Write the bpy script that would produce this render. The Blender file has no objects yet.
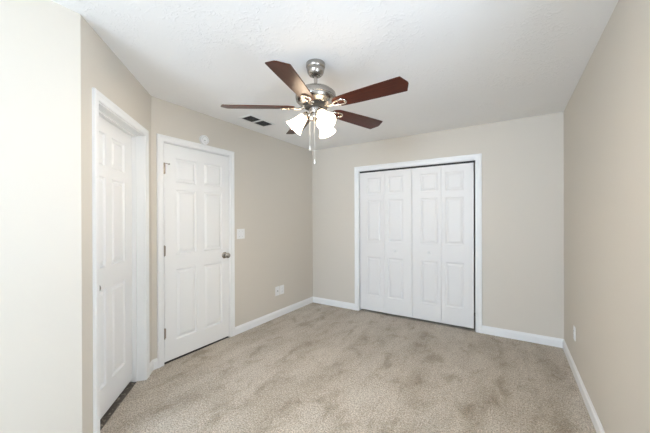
import bpy, bmesh, math, random
from mathutils import Vector, Matrix
random.seed(4)
S = bpy.context.scene
C = S.collection
PI = math.pi

# ------------------------------------------------------------------ camera
CAM_Z, YAW, PITCH, ROLL = 1.3419, 0.5661, -0.0013, 0.0032
cam_d = bpy.data.cameras.new('camera'); cam = bpy.data.objects.new('camera', cam_d); C.objects.link(cam)
cam_d.sensor_fit = 'HORIZONTAL'; cam_d.sensor_width = 36.0
cam_d.lens = 36.0 * 292.645 / 650.0
cam_d.shift_y = (219.21 - 216.5) / 650.0
cam_d.clip_start = 0.02
R0 = Vector((math.cos(YAW), math.sin(YAW), 0)); F0 = Vector((-math.sin(YAW), math.cos(YAW), 0)); U0 = Vector((0, 0, 1))
F1 = F0 * math.cos(PITCH) + U0 * math.sin(PITCH); U1 = U0 * math.cos(PITCH) - F0 * math.sin(PITCH)
R2 = R0 * math.cos(ROLL) - U1 * math.sin(ROLL); U2 = R0 * math.sin(ROLL) + U1 * math.cos(ROLL)
M = Matrix((R2, U2, -F1)).transposed().to_4x4(); M.translation = Vector((0, 0, CAM_Z))
cam.matrix_world = M
S.camera = cam

# ------------------------------------------------------------------ world, daylight, exposure
SKY_STRENGTH = 47.0
SHADE_GLOW = 9.0
BULB_GLOW = 850.0
w = bpy.data.worlds.new('sky'); S.world = w; w.use_nodes = True
bg = w.node_tree.nodes['Background']
bg.inputs[1].default_value = SKY_STRENGTH
_n = w.node_tree.nodes; _l = w.node_tree.links
_t = _n.new('ShaderNodeTexCoord'); _s = _n.new('ShaderNodeSeparateXYZ'); _r = _n.new('ShaderNodeValToRGB')
_l.new(_t.outputs['Generated'], _s.inputs[0])
_m = _n.new('ShaderNodeMapRange'); _m.inputs['From Min'].default_value = -1; _l.new(_s.outputs['Z'], _m.inputs['Value'])
_l.new(_m.outputs['Result'], _r.inputs['Fac']); _l.new(_r.outputs['Color'], bg.inputs[0])
_e = _r.color_ramp.elements                      # bright ground glow added to lift the ceiling, blue-white sky above
_e[0].position = .485; _e[0].color = (.55, .67, .82, 1); _e[1].position = .515; _e[1].color = (.365, .47, .61, 1)
WX0, WX1, WZ0, WZ1, YREAR = -1.45, 0.05, 0.80, 2.15, -3.00        # unseen opening added behind the camera as daylight fill
WY0, WY1, WRZ0, WRZ1 = 0.55, 1.00, 0.95, 1.80                      # second unseen opening, added to brighten the angled wall
for loc, sx, sy, rot in ((((WX0 + WX1) / 2, YREAR - 0.13, (WZ0 + WZ1) / 2), WX1 - WX0, WZ1 - WZ0, (math.radians(90), 0, 0)),
                         ((0.4608 + 0.13, (WY0 + WY1) / 2, (WRZ0 + WRZ1) / 2), WY1 - WY0, WRZ1 - WRZ0, (math.radians(90), 0, math.radians(90)))):
    pl = bpy.data.lights.new('window_portal', 'AREA'); pl.shape = 'RECTANGLE'; pl.size = sx; pl.size_y = sy
    po = bpy.data.objects.new('window_portal', pl); C.objects.link(po); po.location = loc; po.rotation_euler = rot
    pl.cycles.is_portal = True
S.view_settings.view_transform = 'Standard'; S.view_settings.look = 'None'
S.view_settings.exposure = 0.04; S.view_settings.gamma = 1.0; S.view_settings.use_curve_mapping = False

# ------------------------------------------------------------------ dimensions
H = 2.44
XR, YBK, XB = 0.4608, 3.8742, -2.7002
YA, XL, YL = 1.3707, -1.9413, 0.6226
A0 = Vector((XL, YL)); A1 = Vector((XB, YA)); AL = (A1 - A0).length; TA = (A1 - A0).normalized(); NA = Vector((TA.y, -TA.x))

# ------------------------------------------------------------------ materials
def mat(name, col, rough=.5, metal=0.0, **kw):
    m = bpy.data.materials.new(name); m.use_nodes = True
    b = m.node_tree.nodes['Principled BSDF']
    b.inputs['Base Color'].default_value = (*col, 1); b.inputs['Roughness'].default_value = rough; b.inputs['Metallic'].default_value = metal
    for k, v in kw.items(): b.inputs[k.replace('_', ' ')].default_value = v
    return m
def nd(m, t, **kw):
    n = m.node_tree.nodes.new(t)
    for k, v in kw.items():
        if k in n.inputs: n.inputs[k].default_value = v
        else: setattr(n, k, v)
    return n
def lk(m, a, ao, b, bi): m.node_tree.links.new(a.outputs[ao], b.inputs[bi])
def coords(m, scale=(1, 1, 1), kind='Object'):
    t = nd(m, 'ShaderNodeTexCoord'); mp = nd(m, 'ShaderNodeMapping'); mp.inputs['Scale'].default_value = scale
    lk(m, t, kind, mp, 'Vector'); return mp
def add_bump(m, scale, strength, dist=.002, detail=3, cs=(1, 1, 1), rough=.5):
    c = coords(m, cs); n = nd(m, 'ShaderNodeTexNoise'); n.inputs['Scale'].default_value = scale; n.inputs['Detail'].default_value = detail; n.inputs['Roughness'].default_value = rough
    lk(m, c, 'Vector', n, 'Vector')
    b = nd(m, 'ShaderNodeBump'); b.inputs['Strength'].default_value = strength; b.inputs['Distance'].default_value = dist
    lk(m, n, 'Fac', b, 'Height'); lk(m, b, 'Normal', m.node_tree.nodes['Principled BSDF'], 'Normal')
    return n, b

m_wall = mat('greige_wall_paint', (.67, .612, .528), .62); add_bump(m_wall, 260, .25, .001)
m_trim = mat('white_trim_paint', (.87, .86, .84), .38); add_bump(m_trim, 35, .10, .001, cs=(1, 1, .15))
m_door = mat('white_door_paint', (.87, .86, .84), .42); add_bump(m_door, 60, .18, .0008, cs=(3, 3, .12))
m_closet = mat('ivory_white_closet_paint', (.81, .785, .755), .45); add_bump(m_closet, 60, .18, .0008, cs=(3, 3, .12))
m_plate = mat('white_plastic', (.87, .86, .84), .3)
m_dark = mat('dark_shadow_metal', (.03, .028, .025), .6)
m_slot = mat('dark_slot', (.02, .02, .02), .7)
m_nickel = mat('brushed_nickel', (.42, .39, .355), .27, 1.0)
m_iron = mat('polished_nickel', (.66, .60, .52), .22, 1.0)
m_bronze = mat('aged_nickel', (.34, .29, .24), .28, 1.0)
m_dbronze = mat('dark_bronze', (.10, .08, .065), .3, 1.0)
m_chain = mat('chain_nickel', (.85, .82, .76), .4, .2)
m_glass = bpy.data.materials.new('window_glass'); m_glass.use_nodes = True
nt = m_glass.node_tree; nt.nodes.clear()
o_ = nt.nodes.new('ShaderNodeOutputMaterial'); t_ = nt.nodes.new('ShaderNodeBsdfTransparent'); g_ = nt.nodes.new('ShaderNodeBsdfGlossy'); x_ = nt.nodes.new('ShaderNodeMixShader')
g_.inputs['Roughness'].default_value = .02; x_.inputs[0].default_value = .05
nt.links.new(t_.outputs[0], x_.inputs[1]); nt.links.new(g_.outputs[0], x_.inputs[2]); nt.links.new(x_.outputs[0], o_.inputs[0])

# ceiling: stomped plaster texture
m_ceil = mat('stomped_ceiling_plaster', (.92, .905, .885), .8)
c = coords(m_ceil); n1 = nd(m_ceil, 'ShaderNodeTexNoise'); n1.inputs["Scale"].default_value = 27; n1.inputs['Detail'].default_value = 4; n1.inputs['Distortion'].default_value = 1.6
n2 = nd(m_ceil, 'ShaderNodeTexNoise'); n2.inputs['Scale'].default_value = 3.0
lk(m_ceil, c, 'Vector', n1, 'Vector'); lk(m_ceil, c, 'Vector', n2, 'Vector')
r1 = nd(m_ceil, 'ShaderNodeMapRange'); r1.inputs['From Min'].default_value = .54; r1.inputs['From Max'].default_value = .62
lk(m_ceil, n1, 'Fac', r1, 'Value')
r2 = nd(m_ceil, 'ShaderNodeMapRange'); r2.inputs['From Min'].default_value = .42; r2.inputs['From Max'].default_value = .6
lk(m_ceil, n2, 'Fac', r2, 'Value')
mu = nd(m_ceil, 'ShaderNodeMath', operation='MULTIPLY'); lk(m_ceil, r1, 'Result', mu, 0); lk(m_ceil, r2, 'Result', mu, 1)
bp = nd(m_ceil, 'ShaderNodeBump'); bp.inputs["Strength"].default_value = .45; bp.inputs['Distance'].default_value = .004
lk(m_ceil, mu, 'Value', bp, 'Height'); lk(m_ceil, bp, 'Normal', m_ceil.node_tree.nodes['Principled BSDF'], 'Normal')

# carpet: tufts, pile lay patches
m_carpet = mat('beige_cut_pile_carpet', (.4, .35, .29), 1.0)
m_carpet.node_tree.nodes['Principled BSDF'].inputs['Specular IOR Level'].default_value = .1
m_carpet.node_tree.nodes['Principled BSDF'].inputs['Sheen Weight'].default_value = .25
c = coords(m_carpet)
big = nd(m_carpet, 'ShaderNodeTexNoise'); big.inputs['Scale'].default_value = 4.2; big.inputs['Detail'].default_value = 6; big.inputs['Roughness'].default_value = .66; big.inputs['Distortion'].default_value = .35
med = nd(m_carpet, 'ShaderNodeTexNoise'); med.inputs['Scale'].default_value = 42; med.inputs['Detail'].default_value = 3
fin = nd(m_carpet, 'ShaderNodeTexNoise'); fin.inputs['Scale'].default_value = 110; fin.inputs['Detail'].default_value = 4; fin.inputs['Roughness'].default_value = .7
for n in (med, fin): lk(m_carpet, c, 'Vector', n, 'Vector')
cs_ = coords(m_carpet, (1.35, .75, 1)); lk(m_carpet, cs_, 'Vector', big, 'Vector')
cr = nd(m_carpet, 'ShaderNodeValToRGB'); e = cr.color_ramp.elements
e[0].position = .35; e[0].color = (.40, .335, .25, 1); e[1].position = .60; e[1].color = (.60, .535, .445, 1)
x = e.new(.46); x.color = (.545, .475, .385, 1)
lk(m_carpet, big, 'Fac', cr, 'Fac')
cr2 = nd(m_carpet, 'ShaderNodeValToRGB'); e = cr2.color_ramp.elements
e[0].position = .34; e[0].color = (.36, .34, .31, 1); e[1].position = .66; e[1].color = (1.38, 1.38, 1.38, 1)
lk(m_carpet, fin, 'Fac', cr2, 'Fac')
cr3 = nd(m_carpet, 'ShaderNodeValToRGB'); e = cr3.color_ramp.elements
e[0].position = .3; e[0].color = (.86, .85, .84, 1); e[1].position = .7; e[1].color = (1.08, 1.08, 1.08, 1)
lk(m_carpet, med, 'Fac', cr3, 'Fac')
mx = nd(m_carpet, 'ShaderNodeMix', data_type='RGBA', blend_type='MULTIPLY'); mx.inputs[0].default_value = 1
m_carpet.node_tree.links.new(cr.outputs[0], mx.inputs[6]); m_carpet.node_tree.links.new(cr2.outputs[0], mx.inputs[7])
mx2 = nd(m_carpet, 'ShaderNodeMix', data_type='RGBA', blend_type='MULTIPLY'); mx2.inputs[0].default_value = 1
m_carpet.node_tree.links.new(mx.outputs[2], mx2.inputs[6]); m_carpet.node_tree.links.new(cr3.outputs[0], mx2.inputs[7])
lo = nd(m_carpet, 'ShaderNodeTexNoise'); lo.inputs['Scale'].default_value = 1.5; lo.inputs['Detail'].default_value = 6; lo.inputs['Roughness'].default_value = .6
cs2 = coords(m_carpet, (1.8, .6, 1)); lk(m_carpet, cs2, 'Vector', lo, 'Vector')
cr4 = nd(m_carpet, 'ShaderNodeValToRGB'); e = cr4.color_ramp.elements
e[0].position = .42; e[0].color = (.86, .84, .81, 1); e[1].position = .56; e[1].color = (1.03, 1.03, 1.03, 1); lk(m_carpet, lo, 'Fac', cr4, 'Fac')
mx3 = nd(m_carpet, 'ShaderNodeMix', data_type='RGBA', blend_type='MULTIPLY'); mx3.inputs[0].default_value = 1
m_carpet.node_tree.links.new(mx2.outputs[2], mx3.inputs[6]); m_carpet.node_tree.links.new(cr4.outputs[0], mx3.inputs[7])
m_carpet.node_tree.links.new(mx3.outputs[2], m_carpet.node_tree.nodes['Principled BSDF'].inputs['Base Color'])
ad = nd(m_carpet, 'ShaderNodeMath', operation='ADD'); lk(m_carpet, med, 'Fac', ad, 0); lk(m_carpet, fin, 'Fac', ad, 1)
bp = nd(m_carpet, 'ShaderNodeBump'); bp.inputs['Strength'].default_value = .8; bp.inputs['Distance'].default_value = .008
lk(m_carpet, ad, 'Value', bp, 'Height'); lk(m_carpet, bp, 'Normal', m_carpet.node_tree.nodes['Principled BSDF'], 'Normal')

# fan blade: reddish wood grain running along the blade (local x)
m_blade = mat('cherry_wood', (.1, .03, .02), .33, Specular_IOR_Level=.33, Specular_Tint=(1, .74, .50, 1))
c = coords(m_blade, (2.0, 26, 26)); n = nd(m_blade, 'ShaderNodeTexNoise'); n.inputs['Scale'].default_value = 4; n.inputs['Detail'].default_value = 6; n.inputs['Distortion'].default_value = .3
lk(m_blade, c, 'Vector', n, 'Vector')
cr = nd(m_blade, 'ShaderNodeValToRGB'); e = cr.color_ramp.elements
e[0].position = .3; e[0].color = (.038, .008, .006, 1); e[1].position = .72; e[1].color = (.080, .018, .010, 1)
lk(m_blade, n, 'Fac', cr, 'Fac'); m_blade.node_tree.links.new(cr.outputs[0], m_blade.node_tree.nodes['Principled BSDF'].inputs['Base Color'])

m_shade = mat('lit_frosted_glass', (.95, .93, .9), .4)
bs = m_shade.node_tree.nodes['Principled BSDF']; bs.inputs['Emission Color'].default_value = (1.0, .80, .56, 1); bs.inputs['Emission Strength'].default_value = SHADE_GLOW
m_bulb = mat('lit_bulb', (1, .95, .9), .4)
bs = m_bulb.node_tree.nodes['Principled BSDF']; bs.inputs['Emission Color'].default_value = (1.0, .86, .69, 1); bs.inputs["Emission Strength"].default_value = BULB_GLOW

# ------------------------------------------------------------------ helpers
def obj(name, bm, m, parent=None, smooth=False, bevel=0):
    me = bpy.data.meshes.new(name); bmesh.ops.recalc_face_normals(bm, faces=bm.faces); bm.to_mesh(me); bm.free()
    o = bpy.data.objects.new(name, me); C.objects.link(o); me.materials.append(m)
    if smooth:
        for p in me.polygons: p.use_smooth = True
        try: me.set_sharp_from_angle(angle=math.radians(40))
        except Exception: pass
    if bevel:
        b = o.modifiers.new('bevel', 'BEVEL'); b.width = bevel; b.segments = 2; b.limit_method = 'ANGLE'; b.angle_limit = math.radians(40)
    if parent: o.parent = parent
    return o
def empty(name, loc=(0, 0, 0), rz=0):
    o = bpy.data.objects.new(name, None); C.objects.link(o); o.location = loc; o.rotation_euler = (0, 0, rz); o.empty_display_size = .1
    return o
def tag(o, label, cat=None, group=None, kind=None):
    if label: o['label'] = label
    if cat: o['category'] = cat
    if group: o['group'] = group
    if kind: o['kind'] = kind
    return o
def box(bm, x0, x1, y0, y1, z0, z1, M=None):
    vs = [bm.verts.new((x, y, z)) for x in (x0, x1) for y in (y0, y1) for z in (z0, z1)]
    for f in ((0, 1, 3, 2), (4, 6, 7, 5), (0, 4, 5, 1), (2, 3, 7, 6), (0, 2, 6, 4), (1, 5, 7, 3)):
        bm.faces.new([vs[i] for i in f])
    if M:
        for v in vs: v.co = M @ v.co
    return vs
def lathe(bm, prof, n=32, M=None, cap=True):
    rings = []
    for r, z in prof:
        if r < 1e-6: rings.append([bm.verts.new((0, 0, z))])
        else: rings.append([bm.verts.new((r * math.cos(2 * PI * i / n), r * math.sin(2 * PI * i / n), z)) for i in range(n)])
    for a, b in zip(rings, rings[1:]):
        for i in range(n):
            j = (i + 1) % n
            if len(a) == 1 and len(b) == 1: continue
            if len(a) == 1: bm.faces.new((a[0], b[i], b[j]))
            elif len(b) == 1: bm.faces.new((a[i], a[j], b[0]))
            else: bm.faces.new((a[i], a[j], b[j], b[i]))
    if cap:
        for q in (rings[0], rings[-1]):
            if len(q) > 1: bm.faces.new(q)
    if M:
        for q in rings:
            for v in q: v.co = M @ v.co
def tube(bm, pts, r, n=10):
    pts = [Vector(p) for p in pts]; rings = []
    for i, p in enumerate(pts):
        t = (pts[min(i + 1, len(pts) - 1)] - pts[max(i - 1, 0)]).normalized()
        a = t.cross(Vector((0, 0, 1)));  a = a.normalized() if a.length > 1e-3 else Vector((1, 0, 0))
        b = t.cross(a).normalized(); rr = r[i] if isinstance(r, (list, tuple)) else r
        rings.append([bm.verts.new(p + a * rr * math.cos(2 * PI * k / n) + b * rr * math.sin(2 * PI * k / n)) for k in range(n)])
    for a, b in zip(rings, rings[1:]):
        for k in range(n): bm.faces.new((a[k], a[(k + 1) % n], b[(k + 1) % n], b[k]))
    bm.faces.new(rings[0]); bm.faces.new(rings[-1])
# frame on a wall: local x = along the wall, local y = out of the wall into the room, z = up
def wall_frame(p, t, n):
    Mx = Matrix.Identity(4)
    Mx.col[0][:3] = (t[0], t[1], 0); Mx.col[1][:3] = (n[0], n[1], 0); Mx.col[2][:3] = (0, 0, 1); Mx.col[3][:3] = (p[0], p[1], 0)
    return Mx
FB = wall_frame((XB, 0), (0, 1), (1, 0))            # wall B: x local = world y
FK = wall_frame((0, YBK), (1, 0), (0, -1))          # closet wall: x local = world x
FR = wall_frame((XR, 0), (0, 1), (-1, 0))           # right wall
FA = wall_frame(A0, TA, NA)                         # angled wall: x local = distance from the outer corner
FL = wall_frame((XL, 0), (0, 1), (1, 0))
FW = wall_frame((0, YREAR), (1, 0), (0, 1))

TH = .12
def wall(name, F, s0, s1, holes=(), label='', th=TH):
    bm = bmesh.new()
    xs = sorted({s0, s1} | {h[0] for h in holes} | {h[1] for h in holes}); zs = sorted({0, H} | {h[2] for h in holes} | {h[3] for h in holes})
    for a, b in zip(xs, xs[1:]):
        for c_, d in zip(zs, zs[1:]):
            mx_, mz = (a + b) / 2, (c_ + d) / 2
            if any(h[0] < mx_ < h[1] and h[2] < mz < h[3] for h in holes): continue
            box(bm, a, b, -th, 0, c_, d, F)
    bmesh.ops.remove_doubles(bm, verts=bm.verts, dist=1e-5)
    seen = {}
    for f in list(bm.faces):
        k = tuple(sorted(v.index for v in f.verts)) if False else tuple(sorted((round(v.co.x, 4), round(v.co.y, 4), round(v.co.z, 4)) for v in f.verts))
        seen.setdefault(k, []).append(f)
    bmesh.ops.delete(bm, geom=[f for fs in seen.values() if len(fs) > 1 for f in fs], context='FACES_ONLY')
    o = obj(name, bm, m_wall); tag(o, label, 'wall', kind='structure'); return o

# openings
B0, B1, BZ = 1.4795, 2.2215, 2.052
K0, K1, KZ = -1.871, -.357, 2.030
D0, D1, DZ = .168, .893, 2.035
wall('wall_left', FB, YA - .10, YBK + .78, [(B0 - .019, B1 + .019, 0, BZ + .019)], 'greige left wall with the hinged white door and light switch')
wall('wall_back', FK, XB - .05, XR + .05, [(K0 - .019, K1 + .019, 0, KZ + .019)], 'greige far wall around the white closet doors')
wall('wall_right', FR, YREAR - .1, YBK + .78, [(WY0, WY1, WRZ0, WRZ1)], 'long greige wall along the right edge of the photo')
wall('wall_diagonal', FA, 0, AL + .10, [(D0 - .019, D1 + .019, 0, DZ + .019)], 'narrow angled greige wall holding the recessed white door')
wall('wall_near_left', FL, YREAR - .1, YL, (), 'plain pale wall filling the left edge of the photo')
wall('wall_rear', FW, -3.62, XR + .1, [(WX0, WX1, WZ0, WZ1)], 'greige wall with a window behind the camera')
bm = bmesh.new(); box(bm, XB - .1, XR + .12, YBK + .78, YBK + .88, 0, H); tag(obj('wall_closet', bm, m_wall), 'back wall inside the closet', 'wall', kind='structure')
bm = bmesh.new(); box(bm, -3.72, -3.62, YREAR - .12, YBK + .88, 0, H); box(bm, -3.62, XB - .1, YBK + .78, YBK + .88, 0, H)
tag(obj('wall_hall', bm, m_wall), 'far wall of the hall behind the two hinged doors', 'wall', kind='structure')
bm = bmesh.new(); box(bm, -3.72, XR + .12, YREAR - .12, YBK + .88, -.1, 0); tag(obj('floor', bm, m_carpet), 'beige cut pile carpet floor with brushed footprints', 'floor', kind='structure')
bm = bmesh.new(); box(bm, -3.72, XR + .12, YREAR - .12, YBK + .88, H, H + .1); tag(obj('ceiling', bm, m_ceil), 'white stomp textured ceiling', 'ceiling', kind='structure')

# casings with mitred corners + jambs
def casing(F, s0, s1, zt, W, num, label, recess=.115, closed=True, stop=None):
    prof = [(0, -.002), (0, .009), (.006, .0125), (.018, .0115), (W * .55, .0125), (W * .72, .0165), (W - .006, .018), (W, .015), (W, -.002)]
    bm = bmesh.new(); rings = []
    r = .006
    for k in range(4):
        ring = []
        for o, d in prof:
            o += r
            p = [(s0 - o, d, .0), (s0 - o, d, zt + o), (s1 + o, d, zt + o), (s1 + o, d, .0)][k]
            ring.append(bm.verts.new(F @ Vector(p)))
        rings.append(ring)
    n = len(prof)
    for a, b in zip(rings, rings[1:]):
        for i in range(n): bm.faces.new((a[i], a[(i + 1) % n], b[(i + 1) % n], b[i]))
    bm.faces.new(rings[0]); bm.faces.new(rings[-1])
    o = obj('trim_%d' % num, bm, m_trim); tag(o, label, 'door casing', kind='structure')
    bm = bmesh.new()
    box(bm, s0 - .019, s0, -recess, .001, 0, zt, F); box(bm, s1, s1 + .019, -recess, .001, 0, zt, F); box(bm, s0 - .019, s1 + .019, -recess, .001, zt, zt + .019, F)
    if stop:
        a, b = stop
        box(bm, s0, s0 + .011, a, b, 0, zt - .011, F); box(bm, s1 - .011, s1, a, b, 0, zt - .011, F); box(bm, s0, s1, a, b, zt - .011, zt, F)
    j = obj('jamb', bm, m_trim, o, bevel=.0012)
    return o
casing(FB, B0, B1, BZ, .058, 1, 'white casing around the hinged door on the left wall', stop=(-.075, -.045))
casing(FK, K0, K1, KZ, .064, 2, 'wide white casing around the closet opening')
casing(FA, D0, D1, DZ, .055, 3, 'white casing around the recessed door on the angled wall', stop=(-.089, -.058), recess=.13)

# baseboards
def base(name, F, s0, s1, label):
    prof = [(0, 0), (.013, 0), (.013, .066), (.0105, .074), (.0065, .079), (.0055, .088), (.003, .091), (0, .091)]
    bm = bmesh.new(); rr = [[bm.verts.new(F @ Vector((s, d, z))) for d, z in prof] for s in (s0, s1)]
    n = len(prof)
    for i in range(n): bm.faces.new((rr[0][i], rr[0][(i + 1) % n], rr[1][(i + 1) % n], rr[1][i]))
    bm.faces.new(rr[0]); bm.faces.new(rr[1])
    tag(obj(name, bm, m_trim), label, 'baseboard', kind='structure')
cw = .064
base('baseboard_left', FB, YA, B0 - cw, 'stub of white baseboard between the two hinged doors, on the left wall')
base('baseboard_left', FB, B1 + cw, YBK, 'white baseboard on the left wall under the outlets')
base('baseboard_back', FK, XB, K0 - .070, 'white baseboard left of the closet')
base('baseboard_back', FK, K1 + .070, XR, 'white baseboard right of the closet')
base('baseboard_right', FR, YREAR, YBK, 'long white baseboard along the right wall')
base('baseboard_diagonal', FA, D1 + .061, AL, 'short white baseboard beside the recessed door casing')
base('baseboard_diagonal', FA, 0, D0 - .061, 'tiny white baseboard before the recessed door')
base('baseboard_near_left', FL, YREAR, YL, 'white baseboard at the foot of the near left wall')
base('baseboard_rear', FW, XL, XR, 'white baseboard under the window')

# moulded panel door leaf: local x 0..w, front face at y=0, back at y=-t, z 0..h
def leaf(w_, h_, t, cols, rows, k_=1.0):
    bm = bmesh.new()
    xs = sorted({0, w_} | {a for c_ in cols for a in c_}); zs = sorted({0, h_} | {a for r_ in rows for a in r_})
    for side in (0, 1):
        sg = -1 if side == 0 else 1
        y0 = 0 if side == 0 else -t
        def V(x, d, z): return bm.verts.new((x, y0 + sg * d, z))
        for a, b in zip(xs, xs[1:]):
            for c_, d in zip(zs, zs[1:]):
                if (a, b) in cols and (c_, d) in rows:
                    steps = [(0, 0), (.003, .007), (.008, .0125), (.016, .0140), (.029, .0075), (.037, .0022), (.040, .0015)]
                    rings = [[V(a + i, dd * k_, c_ + i), V(b - i, dd * k_, c_ + i), V(b - i, dd * k_, d - i), V(a + i, dd * k_, d - i)] for i, dd in steps]
                    for p, q in zip(rings, rings[1:]):
                        for k in range(4): bm.faces.new((p[k], p[(k + 1) % 4], q[(k + 1) % 4], q[k]))
                    bm.faces.new(rings[-1])
                else: bm.faces.new((V(a, 0, c_), V(b, 0, c_), V(b, 0, d), V(a, 0, d)))
    for (a, b) in (((0, 0), (w_, 0)), ((0, h_), (w_, h_))):
        bm.faces.new([bm.verts.new((a[0], 0, a[1])), bm.verts.new((b[0], 0, b[1])), bm.verts.new((b[0], -t, b[1])), bm.verts.new((a[0], -t, a[1]))])
    for xx in (0, w_):
        bm.faces.new([bm.verts.new((xx, 0, 0)), bm.verts.new((xx, 0, h_)), bm.verts.new((xx, -t, h_)), bm.verts.new((xx, -t, 0))])
    bmesh.ops.remove_doubles(bm, verts=bm.verts, dist=1e-5)
    return bm
def place(o, F, s, d, z, rz=0):
    o.matrix_world = F @ Matrix.Translation((s, d, z)) @ Matrix.Rotation(rz, 4, 'Z')
ROWS = [(.235, .845), (1.000, 1.60), (1.685, 1.90)]
def knob(name, parent, x, z, m, y=0, plate=True, s=1.0):
    bm = bmesh.new(); Mx = Matrix.Translation((x, y, z)) @ Matrix.Rotation(-PI / 2, 4, 'X')
    prof = [(0.001, 0), (.032, 0), (.033, .004), (.028, .009), (.013, .012), (.011, .03), (.016, .036), (.026, .043), (.0285, .052), (.026, .061), (.018, .067), (0, .068)]
    lathe(bm, [(a * s, b * s) for a, b in prof], 28, Mx, cap=False)
    return obj(name, bm, m, parent, smooth=True)

def hinge(parent, z, x=-.0025, m=None):
    bm = bmesh.new()
    for k in range(5):
        lathe(bm, [(.0062, z - .045 + k * .018), (.0062, z - .0275 + k * .018)], 14, Matrix.Translation((x, .0065, 0)))
    lathe(bm, [(.0045, z - .046), (.0045, z + .046), (.0072, z + .046), (.006, z + .050), (0, z + .052)], 14, Matrix.Translation((x, .0065, 0)))
    lathe(bm, [(0, z - .052), (.006, z - .05), (.0072, z - .046), (.0045, z - .046)], 14, Matrix.Translation((x, .0065, 0)), cap=False)
    box(bm, x, x + .016, -.001, .0012, z - .045, z + .045)
    return obj('hinge', bm, m or m_bronze, parent, smooth=True)

# door_1: hinged door on the left wall
dw, dh = B1 - B0 - .008, BZ - .0045 - .02
rowsB = [(.195 - .02, .845), (.99, 1.605), (1.675, 1.905)]
d1 = empty('door_1'); place(d1, FB, B0 + .004, -.002, .02)
bm = leaf(dw, dh, .035, [(.112, .330), (.414, .642)], rowsB)
l = obj('door_leaf', bm, m_door, d1)
tag(d1, 'closed white six panel door with a nickel knob on the left wall', 'door', kind='structure')
knob('door_knob', d1, dw - .062, .920, m_nickel, s=1.08)
for z in (.265, 1.03, 1.79): hinge(d1, z)
# hinge pin door stop on the top hinge
bm = bmesh.new(); tube(bm, [(-.0025, .0065, 1.838), (.010, .014, 1.838), (.045, .012, 1.838)], .0032); lathe(bm, [(.0065, 0), (.0065, .01)], 12, Matrix.Translation((.045, .012, 1.838)) @ Matrix.Rotation(PI / 2, 4, 'X'))
lathe(bm, [(.0085, 1.832), (.0085, 1.843)], 14, Matrix.Translation((-.0025, .0065, 0)))
obj('hinge_pin_stop', bm, m_bronze, d1, smooth=True)
for t_, x0_, x1_ in (('latch_plate', dw + .0005, dw + .0018),):
    bm = bmesh.new(); box(bm, x0_, x1_, -.03, -.004, .895, .955); obj(t_, bm, m_bronze, d1)

# door_2: recessed door on the angled wall
dw2, dh2 = D1 - D0 - .006, DZ - .003 - .030
d2 = empty('door_2'); place(d2, FA, D0 + .003, -.090, .030)
obj('door_leaf', leaf(dw2, dh2, .035, [(.080, .290), (.375, .585)], [(.19, .845), (.99, 1.60), (1.675, 1.895)]), m_door, d2)
tag(d2, 'white six panel door set back in the angled wall, seen at a steep angle', 'door', kind='structure')
knob('door_knob', d2, .086, .885, m_dbronze, s=.85)

# door_3, door_4: closet bifold pairs
LH = 1.975
def bifold(num, x_pivot, lead_right, label, ang, LW):
    e_ = empty('door_%d' % num); place(e_, FK, 0, 0, 0); tag(e_, label, 'closet door', kind='structure')
    t = .028; y = -.014
    rows = [(.215, .765), (.99, 1.575), (1.66, 1.89)]
    s = 1 if lead_right else -1
    for k in range(2):
        cols = [(.112, .322)] if (k == 0) == lead_right else [(.050, .260)]
        if not lead_right: cols = [(.050, .260)] if k == 0 else [(.112, .322)]
        o = obj('door_leaf', leaf(LW, LH, t, cols, rows, .6), m_closet, e_, bevel=.0015)
        x_ = x_pivot + s * k * (LW + .003) * math.cos(ang)
        if lead_right: x0 = x_
        else: x0 = x_ - LW
        rz = (-ang if k else ang) * s
        yy = y + (0 if k == 0 else LW * math.sin(ang))
        if lead_right: o.location = (x0, yy if k else y, .03); o.rotation_euler = (0, 0, rz)
        else:
            px = x_; o.location = (px - LW * math.cos(rz), (y if k == 0 else yy) - LW * math.sin(rz), .03); o.rotation_euler = (0, 0, rz)
        if k == 1:
            kx = .155
            bm = bmesh.new(); Mx = Matrix.Translation((kx if lead_right else .217, 0, .875)) @ Matrix.Rotation(-PI / 2, 4, 'X')
            lathe(bm, [(.011, 0), (.008, .006), (.007, .012), (.014, .019), (.0155, .024), (.012, .029), (0, .031)], 20, Mx, cap=False)
            obj('knob', bm, m_plate, o, smooth=True)
    return e_
bifold(3, K0 + .008, True, 'left pair of white folding closet doors, meeting at the middle', .012, .375)
bifold(4, K1 - .018, False, 'right pair of white folding closet doors, next to the wide gap', .012, .3635)
bm = bmesh.new(); box(bm, K0 + .002, K1 - .002, -.055, -.018, KZ - .022, KZ - .0005, FK); tag(obj('trim_4', bm, m_dark), 'dark metal folding door track under the closet header', 'door track', kind='structure')

# dark threshold under the recessed door, strip painting gap shade under the other
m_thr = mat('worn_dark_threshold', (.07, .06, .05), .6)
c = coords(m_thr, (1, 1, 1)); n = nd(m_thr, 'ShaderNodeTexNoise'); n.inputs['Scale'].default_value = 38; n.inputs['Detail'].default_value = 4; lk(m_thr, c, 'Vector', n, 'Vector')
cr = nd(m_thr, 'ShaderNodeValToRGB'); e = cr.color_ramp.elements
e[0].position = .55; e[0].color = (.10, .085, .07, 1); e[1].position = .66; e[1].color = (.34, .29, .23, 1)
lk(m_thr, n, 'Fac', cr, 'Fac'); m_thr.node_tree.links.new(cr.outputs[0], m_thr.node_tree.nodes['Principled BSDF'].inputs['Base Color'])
bm = bmesh.new(); box(bm, D0 + .001, D1 - .001, -.24, -.058, -.005, .003, FA); tag(obj('trim_5', bm, m_thr, bevel=.002), 'dark worn threshold under the recessed door', 'threshold', kind='structure')
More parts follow.
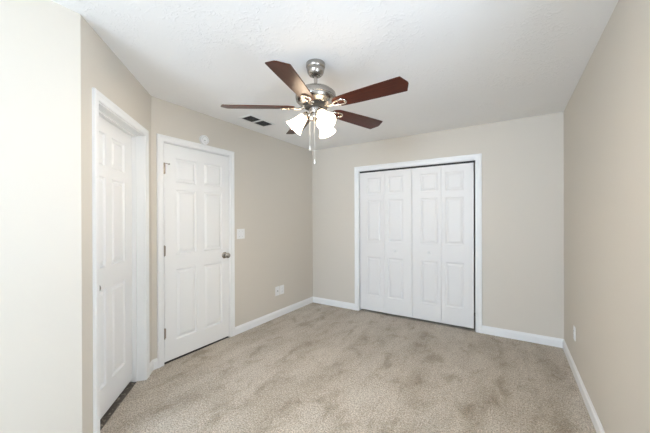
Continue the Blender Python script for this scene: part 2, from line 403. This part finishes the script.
bm = bmesh.new(); box(bm, B0 + .001, B1 - .001, -.24, -.006, -.005, .003, FB); tag(obj('trim_6', bm, m_dark, bevel=.001), 'dark threshold under the hinged door on the left wall', 'threshold', kind='structure')

# unseen windows added beside and behind the camera for fill light (local x along the wall, y into the room)
def fill_window(num, F, a0, a1, z0_, z1_, label):
    w1 = empty('window_%d' % num); w1.matrix_world = F @ Matrix.Translation(((a0 + a1) / 2, 0, z0_)); tag(w1, label, 'window', kind='structure')
    bm = bmesh.new(); hw = (a1 - a0) / 2; hh = z1_ - z0_
    for a in ((-hw, -hw + .04, 0, hh), (hw - .04, hw, 0, hh), (-hw, hw, 0, .04), (-hw, hw, hh - .04, hh), (-hw, hw, hh / 2 - .02, hh / 2 + .02)):
        box(bm, a[0], a[1], -.09, -.04, a[2], a[3])
    obj('window_frame', bm, m_trim, w1, bevel=.003)
    for k in range(2):
        bm = bmesh.new(); x0, x1 = -hw + .04, hw - .04; z0, z1 = ((.04, hh / 2 - .02), (hh / 2 + .02, hh - .04))[k]
        box(bm, x0, x1, -.066, -.062, z0, z1); obj('pane', bm, m_glass, w1)
    bm = bmesh.new(); box(bm, -hw - .05, hw + .05, -.03, .03, -.03, 0); obj('window_sill', bm, m_trim, w1, bevel=.004)
fill_window(1, FW, WX0, WX1, WZ0, WZ1, 'white framed window in the wall behind the camera')
fill_window(2, FR, WY0, WY1, WRZ0, WRZ1, 'white framed window in the right wall beside the camera')

# ------------------------------------------------------------------ ceiling fan
CZ = H
FAN = Vector((-1.162, 1.711, 0)); CY_ = YAW
fan = empty('ceiling_fan', (FAN.x, FAN.y, CZ), CY_)     # local x = right of the photo, local y = away from the camera
tag(fan, 'brushed nickel ceiling fan with five cherry blades and three lit glass shades', 'ceiling fan')
def Z(z): return z - CZ
bm = bmesh.new(); lathe(bm, [(0, Z(2.44)), (.062, Z(2.44)), (.0665, Z(2.437)), (.068, Z(2.430)), (.0675, Z(2.412)), (.064, Z(2.402)), (.0600, Z(2.398)), (.0600, Z(2.394)), (.0615, Z(2.391)), (.059, Z(2.378)), (.052, Z(2.362)), (.044, Z(2.353)), (.034, Z(2.350)), (.030, Z(2.352)), (.027, Z(2.366)), (0, Z(2.366))], 48, cap=False)
obj('canopy', bm, m_nickel, fan, smooth=True)
bm = bmesh.new(); lathe(bm, [(0, Z(2.37)), (.0125, Z(2.37)), (.0125, Z(2.270)), (.022, Z(2.268)), (.022, Z(2.255)), (0, Z(2.25))], 24, cap=False)
obj('downrod', bm, m_nickel, fan, smooth=True)
bm = bmesh.new(); lathe(bm, [(0, Z(2.258)), (.075, Z(2.258)), (.098, Z(2.254)), (.112, Z(2.247)), (.122, Z(2.238)), (.124, Z(2.234)), (.131, Z(2.232)), (.139, Z(2.224)), (.142, Z(2.214)), (.142, Z(2.196)), (.139, Z(2.194)), (.139, Z(2.188)), (.141, Z(2.186)), (.137, Z(2.172)), (.124, Z(2.158)), (.106, Z(2.150)), (.100, Z(2.146)), (0, Z(2.146))], 56, cap=False)
obj('motor_housing', bm, m_nickel, fan, smooth=True)
bm = bmesh.new(); lathe(bm, [(0, Z(2.147)), (.082, Z(2.147)), (.082, Z(2.128)), (.070, Z(2.122)), (0, Z(2.122))], 40, cap=False)
for k in range(10):
    a = 2 * PI * k / 10; box(bm, .060, .086, -.006, .006, Z(2.144), Z(2.130), Matrix.Rotation(a, 4, 'Z'))
obj('flywheel', bm, m_dark, fan, smooth=True)
bm = bmesh.new(); lathe(bm, [(0, Z(2.125)), (.044, Z(2.125)), (.048, Z(2.122)), (.048, Z(2.088)), (.046, Z(2.084)), (.034, Z(2.080)), (.034, Z(2.072)), (.044, Z(2.066)), (.046, Z(2.056)), (.038, Z(2.040)), (.020, Z(2.030)), (.010, Z(2.022)), (.008, Z(2.014)), (0, Z(2.012))], 40, cap=False)
obj('switch_housing', bm, m_nickel, fan, smooth=True)

# blade (local x outward)
def blade_bm():
    bm = bmesh.new()
    top = [(.165, -.040), (.150, -.030), (.145, 0), (.150, .030), (.165, .040), (.19, .052), (.30, .060), (.45, .066), (.630, .071), (.634, .069), (.660, .008), (.660, -.008), (.634, -.069), (.630, -.071), (.45, -.066), (.30, -.060), (.19, -.052)]
    h = .003
    a = [bm.verts.new((x, y, h)) for x, y in top]; b = [bm.verts.new((x, y, -h)) for x, y in top]
    bm.faces.new(a); bm.faces.new(b[::-1]); n = len(a)
    for i in range(n): bm.faces.new((a[i], a[(i + 1) % n], b[(i + 1) % n], b[i]))
    return bm
def iron_bm():
    bm = bmesh.new()
    # arm from the flywheel, twisting onto the blade
    tube(bm, [(.070, 0, .008), (.095, 0, -.004), (.120, 0, -.010), (.150, 0, -.0095)], [.011, .010, .008, .008], 10)
    box(bm, .060, .092, -.016, .016, .004, .013)
    # open oval loop under the blade
    n, m = 36, 8; rings = []
    for i in range(n):
        a = 2 * PI * i / n; cx, cy = .192 + .050 * math.cos(a), .026 * math.sin(a) * (1 + .25 * math.cos(a))
        dx, dy = math.cos(a), math.sin(a)
        rings.append([bm.verts.new((cx + dx * .0065 * math.cos(2 * PI * j / m), cy + dy * .0065 * math.cos(2 * PI * j / m), -.0085 + .0045 * math.sin(2 * PI * j / m))) for j in range(m)])
    for i in range(n):
        p, q = rings[i], rings[(i + 1) % n]
        for j in range(m): bm.faces.new((p[j], p[(j + 1) % m], q[(j + 1) % m], q[j]))
    for x, y in ((.145, .0), (.238, .0), (.192, .026), (.192, -.026)):
        lathe(bm, [(.007, -.013), (.005, -.0155), (0, -.016)], 12, Matrix.Translation((x, y, 0)), cap=False)
    return bm
blade0 = None
for k in range(5):
    ang = math.radians(-33.7 + 72 * k)
    if k == 0:
        bl = obj('blade', blade_bm(), m_blade, fan, bevel=.001); ir = obj('blade_iron', iron_bm(), m_iron, bl, smooth=True); blade0, iron0 = bl, ir
    else:
        bl = blade0.copy(); C.objects.link(bl); ir = iron0.copy(); C.objects.link(ir); ir.parent = bl
    bl.location = (0, 0, Z(2.127)); bl.rotation_mode = 'XYZ'
    bl.rotation_euler = (Matrix.Rotation(ang, 4, 'Z') @ Matrix.Rotation(math.radians((-.4, 0, .3, 0, 1.1)[k]), 4, 'Y') @ Matrix.Rotation(math.radians(-12), 4, 'X')).to_euler()

# three lit shades
for k, az in enumerate((178, 298, 58)):
    a = math.radians(az); tilt = math.radians(43)
    root = Vector((.030 * math.cos(a), .030 * math.sin(a), Z(2.058)))
    neck = Vector((.072 * math.cos(a), .072 * math.sin(a), Z(2.075)))
    axis = Vector((math.cos(a) * math.sin(tilt), math.sin(a) * math.sin(tilt), -math.cos(tilt)))
    bm = bmesh.new(); tube(bm, [root, (root + neck) / 2 + Vector((0, 0, .014)), neck - axis * .018], .0075, 12)
    Mx = Matrix.Translation(neck) @ axis.to_track_quat('Z', 'Y').to_matrix().to_4x4()
    lathe(bm, [(0, -.024), (.014, -.022), (.021, -.012), (.026, .004), (.0275, .014), (.024, .014), (0, .012)], 28, Mx, cap=False)
    arm = obj('light_arm', bm, m_iron, fan, smooth=True)
    bm = bmesh.new(); pr = [(.023, .004), (.027, .014), (.033, .030), (.038, .050), (.044, .075), (.052, .098), (.061, .116), (.067, .126)]
    pr = pr + [(r - .003, z) for r, z in reversed(pr)]
    lathe(bm, pr + [pr[0]], 40, Mx, cap=False)
    bmesh.ops.remove_doubles(bm, verts=bm.verts, dist=1e-5)
    sh = obj('glass_shade', bm, m_shade, fan, smooth=True)
    bm = bmesh.new(); lathe(bm, [(.0115, .014), (.012, .035), (.019, .055), (.024, .074), (.022, .090), (.013, .102), (0, .106)], 20, Mx, cap=False)
    obj('bulb', bm, m_bulb, sh, smooth=True)
# pull chains
for (x, y, zt, zb) in ((-.040, -.025, 2.10, 1.850), (-.006, -.052, 2.09, 1.750)):
    bm = bmesh.new(); n = int((zt - zb) / .004); pr = []
    for i in range(n + 1):
        pr.append((.0011 if i % 2 else .0006, Z(zt - (zt - zb) * i / n)))
    lathe(bm, pr, 8, Matrix.Translation((x, y, 0)))
    ch = obj('pull_chain', bm, m_chain, fan, smooth=True)
    bm = bmesh.new(); lathe(bm, [(0, Z(zb)), (.003, Z(zb - .001)), (.0045, Z(zb - .008)), (.005, Z(zb - .022)), (.003, Z(zb - .030)), (0, Z(zb - .031))], 14, Matrix.Translation((x, y, 0)), cap=False)
    obj('pull_fob', bm, m_chain, ch, smooth=True)

# ------------------------------------------------------------------ ceiling register
v = empty('ceiling_vent', (-2.394, 2.363, H)); tag(v, 'white ceiling air vent with two dark louvred halves beside the fan', 'air vent')
bm = bmesh.new(); ox, oy = .092, .192; ix, iy = .073, .170; t = .007
def fr(bm, x0, x1, y0, y1, z0, z1): box(bm, x0, x1, y0, y1, z0, z1)
fr(bm, -ox, -ix, -oy, oy, -t, 0); fr(bm, ix, ox, -oy, oy, -t, 0); fr(bm, -ix, ix, -oy, -iy, -t, 0); fr(bm, -ix, ix, iy, oy, -t, 0); fr(bm, -ix, ix, -.014, .014, -t, 0)
obj('vent_frame', bm, m_plate, v, bevel=.0015)
bm = bmesh.new(); box(bm, -ix, ix, -iy, iy, -.0014, -.0004); obj('duct_opening', bm, m_slot, v)
m_slat = mat('vent_slat_grey', (.24, .22, .20), .5)
for s in (-1, 1):
    for k in range(9):
        bm = bmesh.new(); y = s * (.024 + k * .0168 + .006)
        box(bm, -ix, ix, -.0052, .0052, -.0006, .0006, Matrix.Translation((0, y, -.0042)) @ Matrix.Rotation(math.radians(28), 4, 'X'))
        obj('slat', bm, m_slat, v)

# smoke detector
F_ = FB @ Matrix.Translation((1.896, 0, 2.162))
bm = bmesh.new(); Mx = F_ @ Matrix.Rotation(-PI / 2, 4, 'X')
sd = empty('smoke_detector', (XB, 1.896, 2.165)); tag(sd, 'small round white smoke detector on the wall above the hinged door', 'smoke detector')
def onwall(bm): return Matrix.Rotation(PI / 2, 4, 'Y')
bm = bmesh.new(); lathe(bm, [(0, 0), (.050, 0), (.051, .006), (.049, .010), (.048, .014), (.049, .018), (.046, .026), (.036, .031), (.026, .032), (.024, .030), (.020, .030), (.018, .033), (0, .034)], 40, onwall(bm), cap=False)
obj('detector_body', bm, m_plate, sd, smooth=True)
bm = bmesh.new(); lathe(bm, [(.006, .033), (.006, .0355), (0, .036)], 14, Matrix.Translation((0, -.008, -.010)) @ onwall(bm), cap=False); o = obj('test_button', bm, mat('grey_button', (.35, .34, .33), .4), sd, smooth=True)
bm = bmesh.new()
for k in range(14):
    a = 2 * PI * k / 14
    box(bm, .030, .0345, -.0045, .0045, .0296, .0322, onwall(bm) @ Matrix.Rotation(a, 4, 'Z'))
obj('vent_slots', bm, mat('grille_grey', (.55, .54, .52), .5), sd)

# plates on walls: local frame x along wall, y out
def plate_obj(name, F, s, z, w_, h_, label, cat, kind, group=None):
    e_ = empty(name); e_.matrix_world = F @ Matrix.Translation((s, 0, z)); tag(e_, label, cat, group)
    bm = bmesh.new(); box(bm, -w_ / 2, w_ / 2, -.001, .0055, -h_ / 2, h_ / 2); obj('cover_plate', bm, m_plate, e_, bevel=.003)
    if kind == 'switch':
        for sx in (-.023, .023):
            bm = bmesh.new(); box(bm, sx - .005, sx + .005, .005, .0075, -.012, .012); box(bm, sx - .0038, sx + .0038, .006, .0165, -.003, .004, Matrix.Rotation(math.radians(18), 4, 'X'))
            tg = obj('toggle', bm, m_plate, e_, bevel=.0008)
            for zz in (-.03, .03):
              bm = bmesh.new(); lathe(bm, [(.003, .0055), (.0025, .0066), (0, .0067)], 10, Matrix.Translation((sx, 0, zz)) @ Matrix.Rotation(-PI / 2, 4, 'X') @ Matrix.Translation((0, 0, 0)), cap=False)
              obj('screw', bm, m_nickel, e_)
    elif kind == 'outlet':
        for zz in (-.0195, .0195):
            bm = bmesh.new(); n = 20
            lathe(bm, [(0.0165, .005), (.0165, .0072), (.0155, .0078), (0, .0078)], n, Matrix.Translation((0, 0, zz)) @ Matrix.Rotation(-PI / 2, 4, 'X'), cap=False)
            r = obj('receptacle', bm, m_plate, e_, smooth=True)
            bm = bmesh.new()
            box(bm, -.0075, -.0055, .0076, .0081, zz - .002, zz + .006); box(bm, .0055, .0075, .0076, .0081, zz - .001, zz + .006); box(bm, -.002, .002, .0076, .0081, zz - .010, zz - .006)
            obj('slots', bm, m_slot, r)
    elif kind == 'jack':
        bm = bmesh.new(); lathe(bm, [(.0075, .0055), (.0075, .008), (.0045, .008), (.0045, .016), (.003, .016), (0, .015)], 16, Matrix.Rotation(-PI / 2, 4, 'X'), cap=False)
        obj('cable_jack', bm, m_nickel, e_, smooth=True)
    return e_
plate_obj('light_switch', FB, 2.388, 1.168, .116, .118, 'double light switch plate beside the hinged door', 'light switch', 'switch')
plate_obj('wall_plate', FB, 3.027, .357, .084, .124, 'white cable plate low on the left wall, nearer the hinged door', 'wall plate', 'jack')
plate_obj('wall_outlet', FB, 3.121, .357, .084, .124, 'white outlet low on the left wall, nearer the room corner', 'outlet', 'outlet')
plate_obj('wall_outlet', FR, 3.268, .352, .072, .116, 'white outlet low on the right wall', 'outlet', 'outlet')
